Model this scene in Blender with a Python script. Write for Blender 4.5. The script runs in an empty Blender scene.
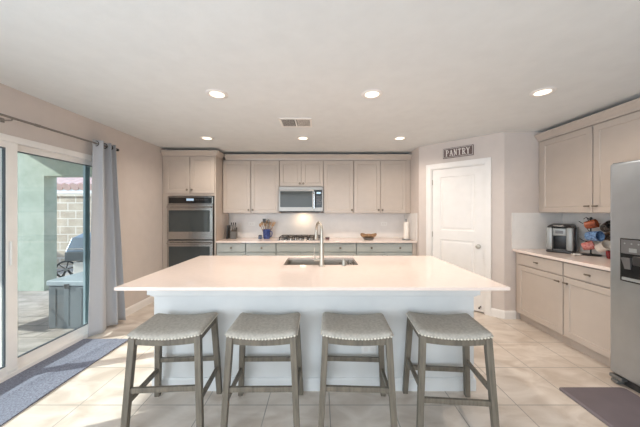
import bpy, bmesh, math, random
from mathutils import Vector, Matrix
random.seed(7)
SC = bpy.context.scene
COL = SC.collection
PI = math.pi
R = math.radians

# ------------------------------------------------------------------ camera
cam = bpy.data.objects.new('camera', bpy.data.cameras.new('camera'))
COL.objects.link(cam)
cam.location = (0, 0, 1.40)
cam.rotation_euler = (PI/2, 0, 0)
cam.data.sensor_width = 36
cam.data.lens = 36*260/640
cam.data.shift_y = -2/640
cam.data.clip_start = 0.05
SC.camera = cam
# ------------------------------------------------------------------ world
w = bpy.data.worlds.new('world'); SC.world = w; w.use_nodes = True
wn = w.node_tree.nodes; wl = w.node_tree.links
bg = wn['Background']
tc = wn.new('ShaderNodeTexCoord'); sp = wn.new('ShaderNodeSeparateXYZ'); cr = wn.new('ShaderNodeValToRGB')
wl.new(tc.outputs['Generated'], sp.inputs[0]); wl.new(sp.outputs['Z'], cr.inputs[0]); wl.new(cr.outputs[0], bg.inputs[0])
cr.color_ramp.elements[0].position = 0.0; cr.color_ramp.elements[0].color = (0.86, 0.93, 1.0, 1)
cr.color_ramp.elements[1].position = 0.7; cr.color_ramp.elements[1].color = (0.42, 0.62, 1.0, 1)
bg.inputs[1].default_value = 2.4
# ------------------------------------------------------------------ sun and large lights
def lamp(name, kind, loc, rot=(0,0,0), energy=10, color=(1,1,1), size=1, size_y=None, parent=None, spread=None):
    l = bpy.data.lights.new(name, kind); l.energy = energy; l.color = color
    if kind == 'AREA':
        l.size = size
        if size_y: l.shape = 'RECTANGLE'; l.size_y = size_y
        if spread: l.spread = spread
    o = bpy.data.objects.new(name, l); COL.objects.link(o); o.location = loc; o.rotation_euler = rot
    if parent: o.parent = parent
    return o
sun = lamp('sun', 'SUN', (-8, -3, 5), energy=8.5, color=(1.0, 0.97, 0.93))
sun.data.angle = R(0.8)
sun.rotation_euler = Vector((1, 0.36, -0.61)).to_track_quat('-Z', 'Y').to_euler()
# added unseen area fills behind the camera; the walls there have no openings
lamp('living_fill_light', 'AREA', (0.0, -3.7, 1.30), (PI/2, 0, 0), energy=118, color=(0.76, 0.89, 1.0), size=5.4, size_y=1.8)
lamp('left_fill_light', 'AREA', (-2.5, -1.0, 1.2), (0, -PI/2, 0), energy=115, color=(0.74, 0.88, 1.0), size=2.0, size_y=2.2)  # added cool fill along the left wall, at no actual door
SC.view_settings.view_transform = 'Standard'
SC.view_settings.look = 'None'
SC.view_settings.exposure = -0.10
SC.view_settings.gamma = 1.0
SC.view_settings.use_curve_mapping = False
SC.cycles.use_denoising = True
SC.cycles.max_bounces = 8
SC.cycles.diffuse_bounces = 5
SC.cycles.sample_clamp_indirect = 6.0
SC.cycles.caustics_reflective = False
SC.cycles.caustics_refractive = False

# ------------------------------------------------------------------ materials
def s2l(c):
    return tuple(((v/255)/12.92 if v/255 <= .04045 else ((v/255+.055)/1.055)**2.4) for v in c)
def mat(name, rgb, rough=.5, metal=0.0, noise=0.0, scale=8.0, bump=0.0, bscale=60.0, spec=.5, coat=0.0, stretch=None, c2=None):
    m = bpy.data.materials.new(name); m.use_nodes = True
    n = m.node_tree.nodes; l = m.node_tree.links; b = n['Principled BSDF']
    c = s2l(rgb)
    b.inputs['Base Color'].default_value = (*c, 1); b.inputs['Roughness'].default_value = rough
    b.inputs['Metallic'].default_value = metal; b.inputs['Specular IOR Level'].default_value = spec
    b.inputs['Coat Weight'].default_value = coat
    tcn = n.new('ShaderNodeTexCoord'); mp = n.new('ShaderNodeMapping'); l.new(tcn.outputs['Object'], mp.inputs[0])
    if stretch: mp.inputs['Scale'].default_value = stretch
    t = n.new('ShaderNodeTexNoise'); t.inputs['Scale'].default_value = scale; t.inputs['Detail'].default_value = 5
    l.new(mp.outputs[0], t.inputs[0])
    mx = n.new('ShaderNodeMix'); mx.data_type = 'RGBA'
    d = s2l(c2) if c2 else tuple(max(0, v*(1-max(noise, .02)*2)) for v in c)
    mx.inputs[6].default_value = (*c, 1); mx.inputs[7].default_value = (*d, 1)
    r = n.new('ShaderNodeMapRange'); r.inputs[1].default_value = .35; r.inputs[2].default_value = .7
    l.new(t.outputs[0], r.inputs[0]); l.new(r.outputs[0], mx.inputs[0]); l.new(mx.outputs[2], b.inputs['Base Color'])
    if bump:
        t2 = n.new('ShaderNodeTexNoise'); t2.inputs['Scale'].default_value = bscale; l.new(mp.outputs[0], t2.inputs[0])
        bp = n.new('ShaderNodeBump'); bp.inputs['Strength'].default_value = bump; bp.inputs['Distance'].default_value = .004
        l.new(t2.outputs[0], bp.inputs['Height']); l.new(bp.outputs[0], b.inputs['Normal'])
    return m
def emis(name, rgb, strength):
    m = bpy.data.materials.new(name); m.use_nodes = True
    b = m.node_tree.nodes['Principled BSDF']
    b.inputs['Base Color'].default_value = (*s2l(rgb), 1)
    b.inputs['Emission Color'].default_value = (*s2l(rgb), 1); b.inputs['Emission Strength'].default_value = strength
    return m
def glassmat(name, tint=(1,1,1), fac=.06):
    m = bpy.data.materials.new(name); m.use_nodes = True
    n = m.node_tree.nodes; l = m.node_tree.links; n.remove(n['Principled BSDF'])
    t = n.new('ShaderNodeBsdfTransparent'); t.inputs[0].default_value = (*tint, 1)
    g = n.new('ShaderNodeBsdfGlossy'); g.inputs['Roughness'].default_value = .02
    fr = n.new('ShaderNodeLayerWeight'); fr.inputs[0].default_value = .12
    ma = n.new('ShaderNodeMath'); ma.operation = 'MULTIPLY_ADD'; ma.inputs[1].default_value = .35; ma.inputs[2].default_value = fac
    l.new(fr.outputs['Fresnel'], ma.inputs[0])
    mx = n.new('ShaderNodeMixShader'); l.new(ma.outputs[0], mx.inputs[0]); l.new(t.outputs[0], mx.inputs[1]); l.new(g.outputs[0], mx.inputs[2])
    l.new(mx.outputs[0], n['Material Output'].inputs[0])
    return m
def gridmat(name, w_, h_, ox, oy, c1, c2, cm, mortar=.003, offset=0.0, axes='XY', rough=.35, squash=None, spec=.5):
    m = bpy.data.materials.new(name); m.use_nodes = True
    n = m.node_tree.nodes; l = m.node_tree.links; b = n['Principled BSDF']
    tcn = n.new('ShaderNodeTexCoord'); se = n.new('ShaderNodeSeparateXYZ'); co = n.new('ShaderNodeCombineXYZ')
    l.new(tcn.outputs['Object'], se.inputs[0])
    l.new(se.outputs[axes[0]], co.inputs[0]); l.new(se.outputs[axes[1]], co.inputs[1])
    mp = n.new('ShaderNodeMapping'); mp.inputs['Location'].default_value = (-ox, -oy, 0); l.new(co.outputs[0], mp.inputs[0])
    br = n.new('ShaderNodeTexBrick'); br.offset = offset; br.inputs['Scale'].default_value = 1
    br.inputs['Brick Width'].default_value = w_; br.inputs['Row Height'].default_value = h_
    br.inputs['Mortar Size'].default_value = mortar; br.inputs['Mortar Smooth'].default_value = .1; br.inputs['Bias'].default_value = 0
    l.new(mp.outputs[0], br.inputs[0])
    t = n.new('ShaderNodeTexNoise'); t.inputs['Scale'].default_value = 3.2; t.inputs['Detail'].default_value = 8; t.inputs['Distortion'].default_value = .8
    mp2 = n.new('ShaderNodeMapping'); mp2.inputs['Scale'].default_value = (1, 1.8, 1); l.new(co.outputs[0], mp2.inputs[0]); l.new(mp2.outputs[0], t.inputs[0])
    r = n.new('ShaderNodeMapRange'); r.inputs[1].default_value = .38; r.inputs[2].default_value = .66; l.new(t.outputs[0], r.inputs[0])
    mx = n.new('ShaderNodeMix'); mx.data_type = 'RGBA'; mx.inputs[6].default_value = (*s2l(c1), 1); mx.inputs[7].default_value = (*s2l(c2), 1)
    l.new(r.outputs[0], mx.inputs[0])
    br.inputs['Mortar'].default_value = (*s2l(cm), 1)
    l.new(mx.outputs[2], br.inputs['Color1'])
    hs = n.new('ShaderNodeHueSaturation'); hs.inputs['Value'].default_value = .95; l.new(mx.outputs[2], hs.inputs['Color']); l.new(hs.outputs[0], br.inputs['Color2'])
    l.new(br.outputs['Color'], b.inputs['Base Color']); b.inputs['Roughness'].default_value = rough; b.inputs['Specular IOR Level'].default_value = spec
    bp = n.new('ShaderNodeBump'); bp.inputs['Strength'].default_value = .4; bp.inputs['Distance'].default_value = .002; bp.invert = True
    l.new(br.outputs['Fac'], bp.inputs['Height']); l.new(bp.outputs[0], b.inputs['Normal'])
    return m

M = {}
M['wall'] = mat('wall_paint', (211, 200, 193), .85, noise=.01, bump=.05, bscale=90)
M['ceiling'] = mat('ceiling_paint', (227, 229, 229), .9, noise=.01, bump=.15, bscale=45)
M['trim'] = mat('white_trim_paint', (240, 236, 232), .45)
M['tile'] = gridmat('floor_tile', .452, .452, 1.425, 2.333, (224, 213, 202), (197, 182, 168), (158, 150, 141), .0035, 0, 'XY', .38)
M['cab'] = mat('greige_cabinet_paint', (192, 179, 168), .25)
M['cabb'] = mat('grey_base_cabinet', (176, 180, 176), .3)  # back base run, cooler grey than the greige cabinets
M['cabin'] = mat('cabinet_interior', (150, 138, 122), .6)
M['quartz'] = mat('white_quartz', (236, 219, 209), .07, noise=.012, scale=30)
M['splash'] = mat('white_quartz_splash', (235, 231, 227), .25, noise=.012, scale=10)
M['island'] = mat('pale_blue_grey_paint', (220, 221, 220), .5)
M['steel'] = mat('brushed_steel', (176, 172, 168), .26, 1.0, noise=.04, scale=14, stretch=(1, 1, 40), bump=.02, bscale=120)
M['fsteel'] = mat('fridge_steel', (186, 194, 202), .36, 1.0, noise=.03, scale=10, stretch=(1, 30, 1))
M['mwsteel'] = mat('microwave_steel', (146, 140, 134), .3, 1.0, noise=.04, scale=14, stretch=(1, 1, 40))
M['nickel'] = mat('brushed_nickel', (186, 178, 166), .36, .9)
M['chrome'] = mat('chrome', (225, 225, 225), .08, 1.0)
M['knobm'] = mat('aged_nickel', (128, 118, 106), .35, .8)
M['black'] = mat('black_gloss', (18, 18, 20), .12)
M['ovenglass'] = mat('oven_glass', (70, 74, 74), .08, spec=.35)
M['blackm'] = mat('black_matte', (32, 31, 31), .5)
M['iron'] = mat('cast_iron', (58, 54, 52), .55, .3)
M['gap'] = mat('dark_gap', (70, 62, 54), .8)
M['stoolwood'] = mat('weathered_grey_wood', (118, 109, 96), .5, noise=.12, scale=10, stretch=(6, 6, .6), c2=(92, 86, 76))
M['linen'] = mat('grey_linen', (190, 184, 174), .95, noise=.06, scale=60, bump=.25, bscale=500, c2=(170, 163, 153), spec=.15)
M['nail'] = mat('nailhead_metal', (226, 220, 208), .35, .5)
M['curtain'] = mat('grey_curtain', (182, 184, 189), .9, noise=.02, scale=120, bump=.1, bscale=300)
M['rod'] = mat('dark_rod', (136, 128, 122), .4, .3)
M['rug'] = mat('rug_pile', (136, 140, 154), 1.0, noise=.3, scale=90, bump=.6, bscale=260, c2=(96, 100, 116))
M['mat'] = mat('anti_fatigue_mat', (112, 102, 106), .6, noise=.05, bump=.15, bscale=300)
M['glass'] = glassmat('window_glass', (.90, .95, .94), .05)
M['stucco'] = mat('green_grey_stucco', (182, 190, 178), .95, noise=.06, scale=6, bump=.5, bscale=50, c2=(166, 176, 162))
M['stuccow'] = mat('cream_stucco', (226, 220, 210), .95, noise=.05, bump=.5, bscale=50)
M['block'] = gridmat('block_wall', .4, .2, 0, 0.02, (206, 188, 168), (190, 170, 150), (226, 214, 200), .012, .5, 'XZ', .95)
M['pave'] = gridmat('patio_paver', .6, .3, 0, 0, (176, 166, 158), (150, 140, 132), (110, 104, 98), .006, .5, 'XY', .9)
M['rooftile'] = mat('clay_tile', (228, 190, 178), .8, noise=.1, scale=4)
M['boxplastic'] = mat('grey_resin', (98, 104, 108), .55)
M['boxlid'] = mat('light_grey_resin', (150, 160, 166), .5)
M['screenframe'] = mat('blue_grey_aluminium', (160, 178, 184), .4, .3)
M['screenframe2'] = mat('dark_gasket', (84, 92, 98), .6)
M['grillmetal'] = mat('grill_hood_metal', (120, 132, 146), .35, .6)
M['white_plastic'] = mat('white_plastic', (238, 236, 232), .35)
M['signwood'] = mat('sign_dark_wood', (84, 68, 66), .7, noise=.2, scale=40, stretch=(1, 1, 8), c2=(128, 108, 104))
M['signwhite'] = mat('sign_white', (232, 226, 220), .6)
M['blueglaze'] = mat('cobalt_glaze', (38, 50, 104), .2, noise=.2, scale=30, c2=(70, 96, 160))
M['woodspoon'] = mat('spoon_wood', (176, 142, 104), .6, noise=.1, scale=20, c2=(96, 72, 54))
M['brownwood'] = mat('bowl_wood', (186, 150, 114), .55, noise=.15, scale=30, c2=(128, 96, 70))
M['pewter'] = mat('pewter', (128, 128, 126), .4, .6)
M['paper'] = mat('paper_towel', (246, 240, 232), .95, bump=.2)
M['knifeblock'] = mat('knife_block_grey', (92, 86, 80), .4, .2)
M['silverp'] = mat('silver_plastic', (156, 158, 157), .4, .3)
M['darkp'] = mat('dark_plastic', (52, 50, 50), .35)
M['greyp'] = mat('mid_grey_plastic', (98, 96, 96), .3)
def glaze(nm, c, c2=None, s=30): return mat(nm, c, .25, noise=.1, scale=s, c2=c2)

# ------------------------------------------------------------------ mesh helpers
class MB:
    def __init__(s): s.bm = bmesh.new(); s.mats = []; s.mi = 0
    def use(s, m):
        if m not in s.mats: s.mats.append(m)
        s.mi = s.mats.index(m); return s
    def _new(s, fs):
        for f in fs: f.material_index = s.mi
    def box(s, x0, x1, y0, y1, z0, z1, bev=0.0, seg=2):
        r = bmesh.ops.create_cube(s.bm, size=1)
        vs = r['verts']
        for v in vs:
            v.co = Vector((x0+(x1-x0)*(v.co.x+.5), y0+(y1-y0)*(v.co.y+.5), z0+(z1-z0)*(v.co.z+.5)))
        fs = set(f for v in vs for f in v.link_faces); s._new(fs)
        if bev:
            es = list(set(e for v in vs for e in v.link_edges))
            rr = bmesh.ops.bevel(s.bm, geom=es, offset=bev, segments=seg, affect='EDGES', profile=.5)
            s._new(rr['faces'])
        return s
    def hexa(s, pts, bev=0):      # 8 points: bottom 4 ccw, top 4 ccw
        vs = [s.bm.verts.new(p) for p in pts]
        fs = [s.bm.faces.new([vs[i] for i in q]) for q in ((3,2,1,0),(4,5,6,7),(0,1,5,4),(1,2,6,5),(2,3,7,6),(3,0,4,7))]
        s._new(fs)
        if bev:
            es = list(set(e for v in vs for e in v.link_edges))
            rr = bmesh.ops.bevel(s.bm, geom=es, offset=bev, segments=2, affect='EDGES', profile=.5); s._new(rr['faces'])
        return s
    def bar(s, a, b, wa, da, wb=None, db=None, bev=0, up=(0,0,1)):   # tapered square bar from a to b
        wb = wb or wa; db = db or da
        a = Vector(a); b = Vector(b); d = (b-a).normalized()
        if abs(d.z) > .7: ux = Vector((1,0,0)); uy = Vector((0,1,0))
        else:
            uy = Vector((0,0,1)); ux = d.cross(uy).normalized()
        q = lambda c, w_, h_: [c+ux*sx*w_/2+uy*sy*h_/2 for sx, sy in ((-1,-1),(1,-1),(1,1),(-1,1))]
        s.hexa(q(a, wa, da)+q(b, wb, db), bev); 
        return s
    def lathe(s, prof, n=24, c=(0,0,0), axis='Z', cap=True):
        rings = []
        for r, z in prof:
            ring = []
            for k in range(n):
                t = 2*PI*k/n
                if axis == 'Z': p = (c[0]+r*math.cos(t), c[1]+r*math.sin(t), c[2]+z)
                elif axis == 'Y': p = (c[0]+r*math.cos(t), c[1]+z, c[2]+r*math.sin(t))
                else: p = (c[0]+z, c[1]+r*math.cos(t), c[2]+r*math.sin(t))
                ring.append(s.bm.verts.new(p))
            rings.append(ring)
        fs = []
        for a, b in zip(rings, rings[1:]):
            for k in range(n): fs.append(s.bm.faces.new((a[k], a[(k+1)%n], b[(k+1)%n], b[k])))
        if cap:
            if prof[0][0] > 1e-5: fs.append(s.bm.faces.new(rings[0][::-1]))
            if prof[-1][0] > 1e-5: fs.append(s.bm.faces.new(rings[-1]))
        s._new(fs); return s
    def tube(s, pts, r, n=10, cap=True, closed=False):
        pts = [Vector(p) for p in pts]; rings = []; prev = None
        rr = r if isinstance(r, (list, tuple)) else [r]*len(pts)
        for i, p in enumerate(pts):
            if closed: d = (pts[(i+1)%len(pts)]-pts[i-1]).normalized()
            else: d = (pts[min(i+1, len(pts)-1)]-pts[max(i-1, 0)]).normalized()
            if prev is None:
                ref = Vector((0,0,1)) if abs(d.z) < .9 else Vector((1,0,0)); u = d.cross(ref).normalized()
            else:
                u = (prev - d*prev.dot(d)).normalized()
            prev = u; v = d.cross(u)
            rings.append([s.bm.verts.new(p+(u*math.cos(2*PI*k/n)+v*math.sin(2*PI*k/n))*rr[i]) for k in range(n)])
        fs = []
        prs = list(zip(rings, rings[1:]))+([(rings[-1], rings[0])] if closed else [])
        for a, b in prs:
            for k in range(n): fs.append(s.bm.faces.new((a[k], a[(k+1)%n], b[(k+1)%n], b[k])))
        if cap and not closed: fs.append(s.bm.faces.new(rings[0][::-1])); fs.append(s.bm.faces.new(rings[-1]))
        s._new(fs); return s
    def sweep(s, path, prof, closed=False):   # path 2d points, prof [(out, z)] closed polygon; outward = right of the path
        n = len(path); rings = []
        P = [Vector((p[0], p[1])) for p in path]
        for i in range(n):
            dirs = []
            if i > 0: dirs.append((P[i]-P[i-1]).normalized())
            if i < n-1: dirs.append((P[i+1]-P[i]).normalized())
            nr = [Vector((d.y, -d.x)) for d in dirs]
            if len(nr) == 2:
                b = (nr[0]+nr[1]).normalized(); k = 1/max(.3, b.dot(nr[0])); o = b*k
            else: o = nr[0]
            rings.append([s.bm.verts.new((P[i].x+o.x*a, P[i].y+o.y*a, z)) for a, z in prof])
        m = len(prof); fs = []
        for a, b in zip(rings, rings[1:]):
            for k in range(m): fs.append(s.bm.faces.new((a[k], a[(k+1)%m], b[(k+1)%m], b[k])))
        fs.append(s.bm.faces.new(rings[0][::-1])); fs.append(s.bm.faces.new(rings[-1]))
        s._new(fs); return s
    def shaker(s, x0, x1, z0, z1, y=0.0, t=.02, rail=.06, dep=.008):   # front faces -y
        bm = s.bm; yf = y-t
        def ring(i, yy): return [bm.verts.new(p) for p in ((x0+i, yy, z0+i), (x1-i, yy, z0+i), (x1-i, yy, z1-i), (x0+i, yy, z1-i))]
        rs = [ring(0, y), ring(0, yf+.002), ring(.002, yf), ring(rail, yf), ring(rail+.005, yf+dep)]
        fs = []
        for a, b in zip(rs, rs[1:]):
            for k in range(4): fs.append(bm.faces.new((a[k], a[(k+1)%4], b[(k+1)%4], b[k])))
        fs.append(bm.faces.new(rs[-1])); fs.append(bm.faces.new(rs[0][::-1]))
        s._new(fs); return s
    def build(s, name, m=None, parent=None, smooth=False, loc=None, rot=None):
        bmesh.ops.recalc_face_normals(s.bm, faces=s.bm.faces)
        me = bpy.data.meshes.new(name)
        s.bm.to_mesh(me); s.bm.free()
        for mm in (s.mats or [m]): me.materials.append(mm)
        if smooth:
            for p in me.polygons: p.use_smooth = True
            try: me.set_sharp_from_angle(angle=R(40))
            except Exception: pass
        o = bpy.data.objects.new(name, me); COL.objects.link(o)
        if parent: o.parent = parent
        if loc: o.location = loc
        if rot is not None: o.rotation_euler = (0, 0, rot)
        return o
def tag(o, label=None, cat=None, group=None, kind=None):
    if label: o['label'] = label
    if cat: o['category'] = cat
    if group: o['group'] = group
    if kind: o['kind'] = kind
    return o
def thing(name, label, cat, loc=(0,0,0), rz=0.0, group=None, kind=None):
    o = bpy.data.objects.new(name, None); COL.objects.link(o); o.empty_display_size = .1
    o.location = loc; o.rotation_euler = (0, 0, rz)
    return tag(o, label, cat, group, kind)
def children(o): return [c for c in bpy.data.objects if c.parent == o]
def dup(o, parent=None):
    c = o.copy(); COL.objects.link(c)
    if parent: c.parent = parent
    for ch in children(o): dup(ch, c)
    return c

# ------------------------------------------------------------------ room shell
XL, XR, YB, HC = -2.59, 3.16, 4.89, 2.44
YF = -3.9
def struct(name, mb, m=None, parent=None, smooth=False):
    o = mb.build(name, m, parent, smooth)
    if not parent: o['kind'] = 'structure'
    return o
struct('floor', MB().box(XL-.16, XR+.15, YF-.15, YB+.15, -.12, 0), M['tile'])
struct('ceiling', MB().box(XL-.16, XR+.15, YF-.15, YB+.15, HC, HC+.15), M['ceiling'])
struct('wall_back', MB().box(XL-.16, XR+.15, YB, YB+.15, 0, HC), M['wall'])
DY0, DY1, DZ = 1.18, 3.16, 2.035
struct('wall_left', MB().box(XL-.16, XL, YF, DY0, 0, HC).box(XL-.16, XL, DY1, YB, 0, HC).box(XL-.16, XL, DY0, DY1, DZ, HC), M['wall'])
struct('wall_right', MB().box(XR, XR+.15, YF, YB, 0, HC), M['wall'])
struct('wall_front', MB().box(XL-.16, XR+.15, YF-.15, YF, 0, HC), M['wall'])
# pantry enclosure: short side wall, 45 degree wall with its door, short return wall
P1 = (1.595, 4.19); P2 = (2.405, 3.39)
struct('wall_pantry_side', MB().box(1.595, 1.70, 4.19, YB, 0, HC), M['wall'])
struct('wall_pantry_return', MB().box(2.405, XR, 3.39, 3.50, 0, HC), M['wall'])
L = math.hypot(P2[0]-P1[0], P2[1]-P1[1]); ANG = math.atan2(P2[1]-P1[1], P2[0]-P1[0])
pw = thing('wall_pantry', None, None, (P1[0], P1[1], 0), ANG, kind='structure')
a0, a1, dtop = 0.195, 0.920, 2.055     # opening along the wall
mb = MB().box(0, a0, 0, .1, 0, HC).box(a1, L, 0, .1, 0, HC).box(a0, a1, 0, .1, dtop, HC)
mb.build('wall_panel', M['wall'], pw)
# baseboards
bprof = [(0,0), (.014,0), (.014,.085), (.010,.10), (.004,.108), (0,.108)]
def base(name, path): struct(name, MB().sweep(path, bprof), M['trim'])
base('baseboard_left', [(XL, 4.26), (XL, DY1+.0)][::-1])
base('baseboard_left_living', [(XL, YF), (XL, DY0)])
c45 = lambda s_: (P1[0]+math.cos(ANG)*s_, P1[1]+math.sin(ANG)*s_)
base('baseboard_pantry', [c45(a1+.068), P2, (2.545, 3.39)])
base('baseboard_pantry_left', [c45(.005), c45(a0-.068)])

# ------------------------------------------------------------------ pantry door (door_2)
d2 = thing('door_2', None, None, (P1[0], P1[1], 0), ANG, kind='structure')
cw = .066
cas = MB()
def prismcas(mb, pts):   # mitred casing pieces
    y0, y1 = -.018, 0
    for q in pts:
        n_ = len(q); f = [mb.bm.verts.new((x, y0, z)) for x, z in q]; b = [mb.bm.verts.new((x, y1, z)) for x, z in q]
        mb.bm.faces.new(f); mb.bm.faces.new(b[::-1])
        for k in range(n_): mb.bm.faces.new((f[k], b[k], b[(k+1)%n_], f[(k+1)%n_]))
prismcas(cas, [[(a0-cw, 0), (a0, 0), (a0, dtop), (a1, dtop), (a1, 0), (a1+cw, 0), (a1+cw, dtop+cw), (a0-cw, dtop+cw)]])
cas.build('door_casing', M['trim'], d2)
MB().box(a0-cw-.006, a0-cw+.012, -.024, -.0, 0, dtop+cw+.006).box(a1+cw-.012, a1+cw+.006, -.024, 0, 0, dtop+cw+.006).box(a0-cw+.012, a1+cw-.012, -.024, 0, dtop+cw-.012, dtop+cw+.006).build('casing_back_band', M['trim'], d2)
MB().box(a0, a0+.012, 0, .1, 0, dtop).box(a1-.012, a1, 0, .1, 0, dtop).box(a0+.012, a1-.012, 0, .1, dtop-.012, dtop).build('door_jamb', M['trim'], d2)
# slab with two recessed panels
def slab(x0, x1, z0, z1, y0, y1, panels):
    mb = MB(); xs = sorted({x0, x1}|{p[0] for p in panels}|{p[1] for p in panels}); zs = sorted({z0, z1}|{p[2] for p in panels}|{p[3] for p in panels})
    bm = mb.bm; V = {}
    def v(x, y, z):
        k = (round(x,5), round(y,5), round(z,5))
        if k not in V: V[k] = bm.verts.new(k)
        return V[k]
    for i in range(len(xs)-1):
        for j in range(len(zs)-1):
            q = (xs[i], xs[i+1], zs[j], zs[j+1])
            if q in [tuple(p) for p in panels]:
                steps = [(0, 0), (.008, .009), (.028, .009), (.042, .003)]
                for (i0, d0), (i1, d1) in zip(steps, steps[1:]):
                    A = [v(q[0]+i0, y0+d0, q[2]+i0), v(q[1]-i0, y0+d0, q[2]+i0), v(q[1]-i0, y0+d0, q[3]-i0), v(q[0]+i0, y0+d0, q[3]-i0)]
                    B = [v(q[0]+i1, y0+d1, q[2]+i1), v(q[1]-i1, y0+d1, q[2]+i1), v(q[1]-i1, y0+d1, q[3]-i1), v(q[0]+i1, y0+d1, q[3]-i1)]
                    for k in range(4): bm.faces.new((A[k], A[(k+1)%4], B[(k+1)%4], B[k]))
                bm.faces.new(B)
            else: bm.faces.new((v(q[0],y0,q[2]), v(q[1],y0,q[2]), v(q[1],y0,q[3]), v(q[0],y0,q[3])))
    for (xa, za, xb, zb) in ((x0,z0,x1,z0),(x1,z0,x1,z1),(x1,z1,x0,z1),(x0,z1,x0,z0)):
        bm.faces.new([bm.verts.new(p) for p in ((xa,y0,za),(xb,y0,zb),(xb,y1,zb),(xa,y1,za))])
    bm.faces.new([bm.verts.new(p) for p in ((x0,y1,z0),(x0,y1,z1),(x1,y1,z1),(x1,y1,z0))])
    return mb
sx0, sx1 = a0+.015, a1-.015
slab(sx0, sx1, .015, dtop-.015, .012, .047, [(sx0+.115, sx1-.115, .20, .98), (sx0+.115, sx1-.115, 1.12, 1.92)]).build('door_panel', M['trim'], d2)
kn = MB().lathe([(.030, 0), (.030, -.006), (.012, -.010), (.011, -.035), (.022, -.042), (.027, -.055), (.022, -.067), (.0, -.070)], 20, (sx1-.065, .012, .915), 'Y')
kn.build('door_knob', M['nickel'], d2, True)
for z in (.22, 1.05, 1.85): MB().box(sx0-.008, sx0+.006, .002, .012, z-.04, z+.04).build('hinge', M['nickel'], d2)
MB().lathe([(.010, 0), (.010, -.02), (.008, -.07), (.011, -.07), (.011, -.082), (0, -.082)], 12, (sx1-.04, .012, .085), 'Y').build('door_stop', M['blackm'], d2, True)

# ------------------------------------------------------------------ sliding door (door_1)
d1 = thing('door_1', None, None, (XL, DY0, 0), kind='structure')
W1 = DY1-DY0
fr = MB().box(-.12, .012, 0, .04, 0, DZ).box(-.12, .012, W1-.04, W1, 0, DZ).box(-.12, .012, .04, W1-.04, DZ-.055, DZ, .003).box(-.12, .010, .04, W1-.04, 0, .045, .003)
fr.build('door_frame', M['trim'], d1)
def sash(y0, y1, x0, x1, st, name):
    p = MB().box(x0, x1, y0, y0+st, .045, DZ-.055, .002).box(x0, x1, y1-st, y1, .045, DZ-.055, .002).box(x0, x1, y0+st, y1-st, DZ-.055-.052, DZ-.055, .002).box(x0, x1, y0+st, y1-st, .045, .118, .002).build(name, M['trim'], d1)
    MB().box((x0+x1)/2-.004, (x0+x1)/2+.004, y0+st, y1-st, .118, DZ-.107).build('glass_pane', M['glass'], p)
    xm, g_ = (x0+x1)/2, .009; za, zb = .118, DZ-.107
    MB().box(xm-.006, xm+.012, y0+st, y0+st+g_, za, zb).box(xm-.006, xm+.012, y1-st-g_, y1-st, za, zb).box(xm-.006, xm+.012, y0+st+g_, y1-st-g_, za, za+g_).box(xm-.006, xm+.012, y0+st+g_, y1-st-g_, zb-g_, zb).build('gasket', M['screenframe2'], p)
    return p
s1 = sash(.04, 1.045, -.035, .003, .08, 'sliding_panel')
s2_ = sash(.97, W1-.04, -.085, -.045, .07, 'fixed_panel')
MB().box(.004, .02, .985, 1.00, .95, 1.15, .004).build('door_handle', M['white_plastic'], s1)
MB().box(.003, .008, .97, 1.045, .055, .075).build('latch', M['white_plastic'], s1)
# outer screen frame stile
sc_ = MB().box(-.125, -.10, 1.80, 1.86, .0, DZ).box(-.125, -.10, 1.86, W1-.04, 0, .04).build('screen_frame', M['screenframe'], d1)

# ------------------------------------------------------------------ exterior
struct('floor_patio', MB().box(-14, XL-.16, -8, 14, -.15, -.05), M['pave'])
def exter(name, mb, m, label, cat): return tag(mb.build(name, m), label, cat)
exter('patio_column', MB().box(-5.52, -5.03, 4.74, 4.97, -.05, 2.05), M['stucco'], 'green-grey stucco patio column seen through the glass door', 'column')
exter('patio_beam', MB().box(-5.52, XL-.165, 4.74, 4.97, 2.05, 2.55), M['stucco'], 'green-grey stucco beam crossing above the patio column', 'beam')
exter('patio_roof', MB().box(-5.52, XL-.165, .3, 4.97, 2.55, 2.65), M['stuccow'], 'cream stuccoed patio roof over the paved terrace', 'roof')
exter('block_wall', MB().box(-13, -2.0, 6.6, 6.8, -.05, 1.78).box(-13, -2.0, 6.57, 6.83, 1.78, 1.85), M['block'], 'tan concrete block garden wall behind the patio', 'garden wall')
nb = thing('neighbour_house', 'neighbouring house with pink clay tile roof above the block wall', 'house', (-9, 10.3, -.05))
MB().box(-6, 6, 0, 6, 0, 2.25).build('house_wall', M['stuccow'], nb)
MB().box(-6.3, 6.3, -.55, -.5, 2.13, 2.33).build('fascia', M['trim'], nb)
rt = MB(); 
for k in range(42):
    x = -6.3+.3*k
    rt.tube([(x+.15, -.62, 2.37), (x+.15, 3.5, 4.2)], .15, 8)
rt.build('tile_roof', M['rooftile'], nb, True)
# side garden wall far left
exter('side_wall', MB().box(-9.2, -9.0, -8, 6.55, -.05, 1.8), M['stuccow'], 'pale garden side wall left of the patio', 'garden wall')
# deck box
bx = thing('deck_box', 'grey resin deck storage box outside the glass door', 'storage box', (-3.11, 3.47, -.05))
MB().box(-.245, .245, -.26, .26, 0, .53, .012).build('box_body', M['boxplastic'], bx)
MB().box(-.26, .26, -.275, .275, .53, .60, .015).build('lid', M['boxlid'], bx)
for x in (-.16, .0, .16): MB().box(x-.012, x+.012, -.266, -.26, .04, .50).build('rib', M['boxplastic'], bx)
MB().box(-.03, .03, -.285, -.275, .50, .56, .004).build('latch', M['darkp'], bx)
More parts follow.
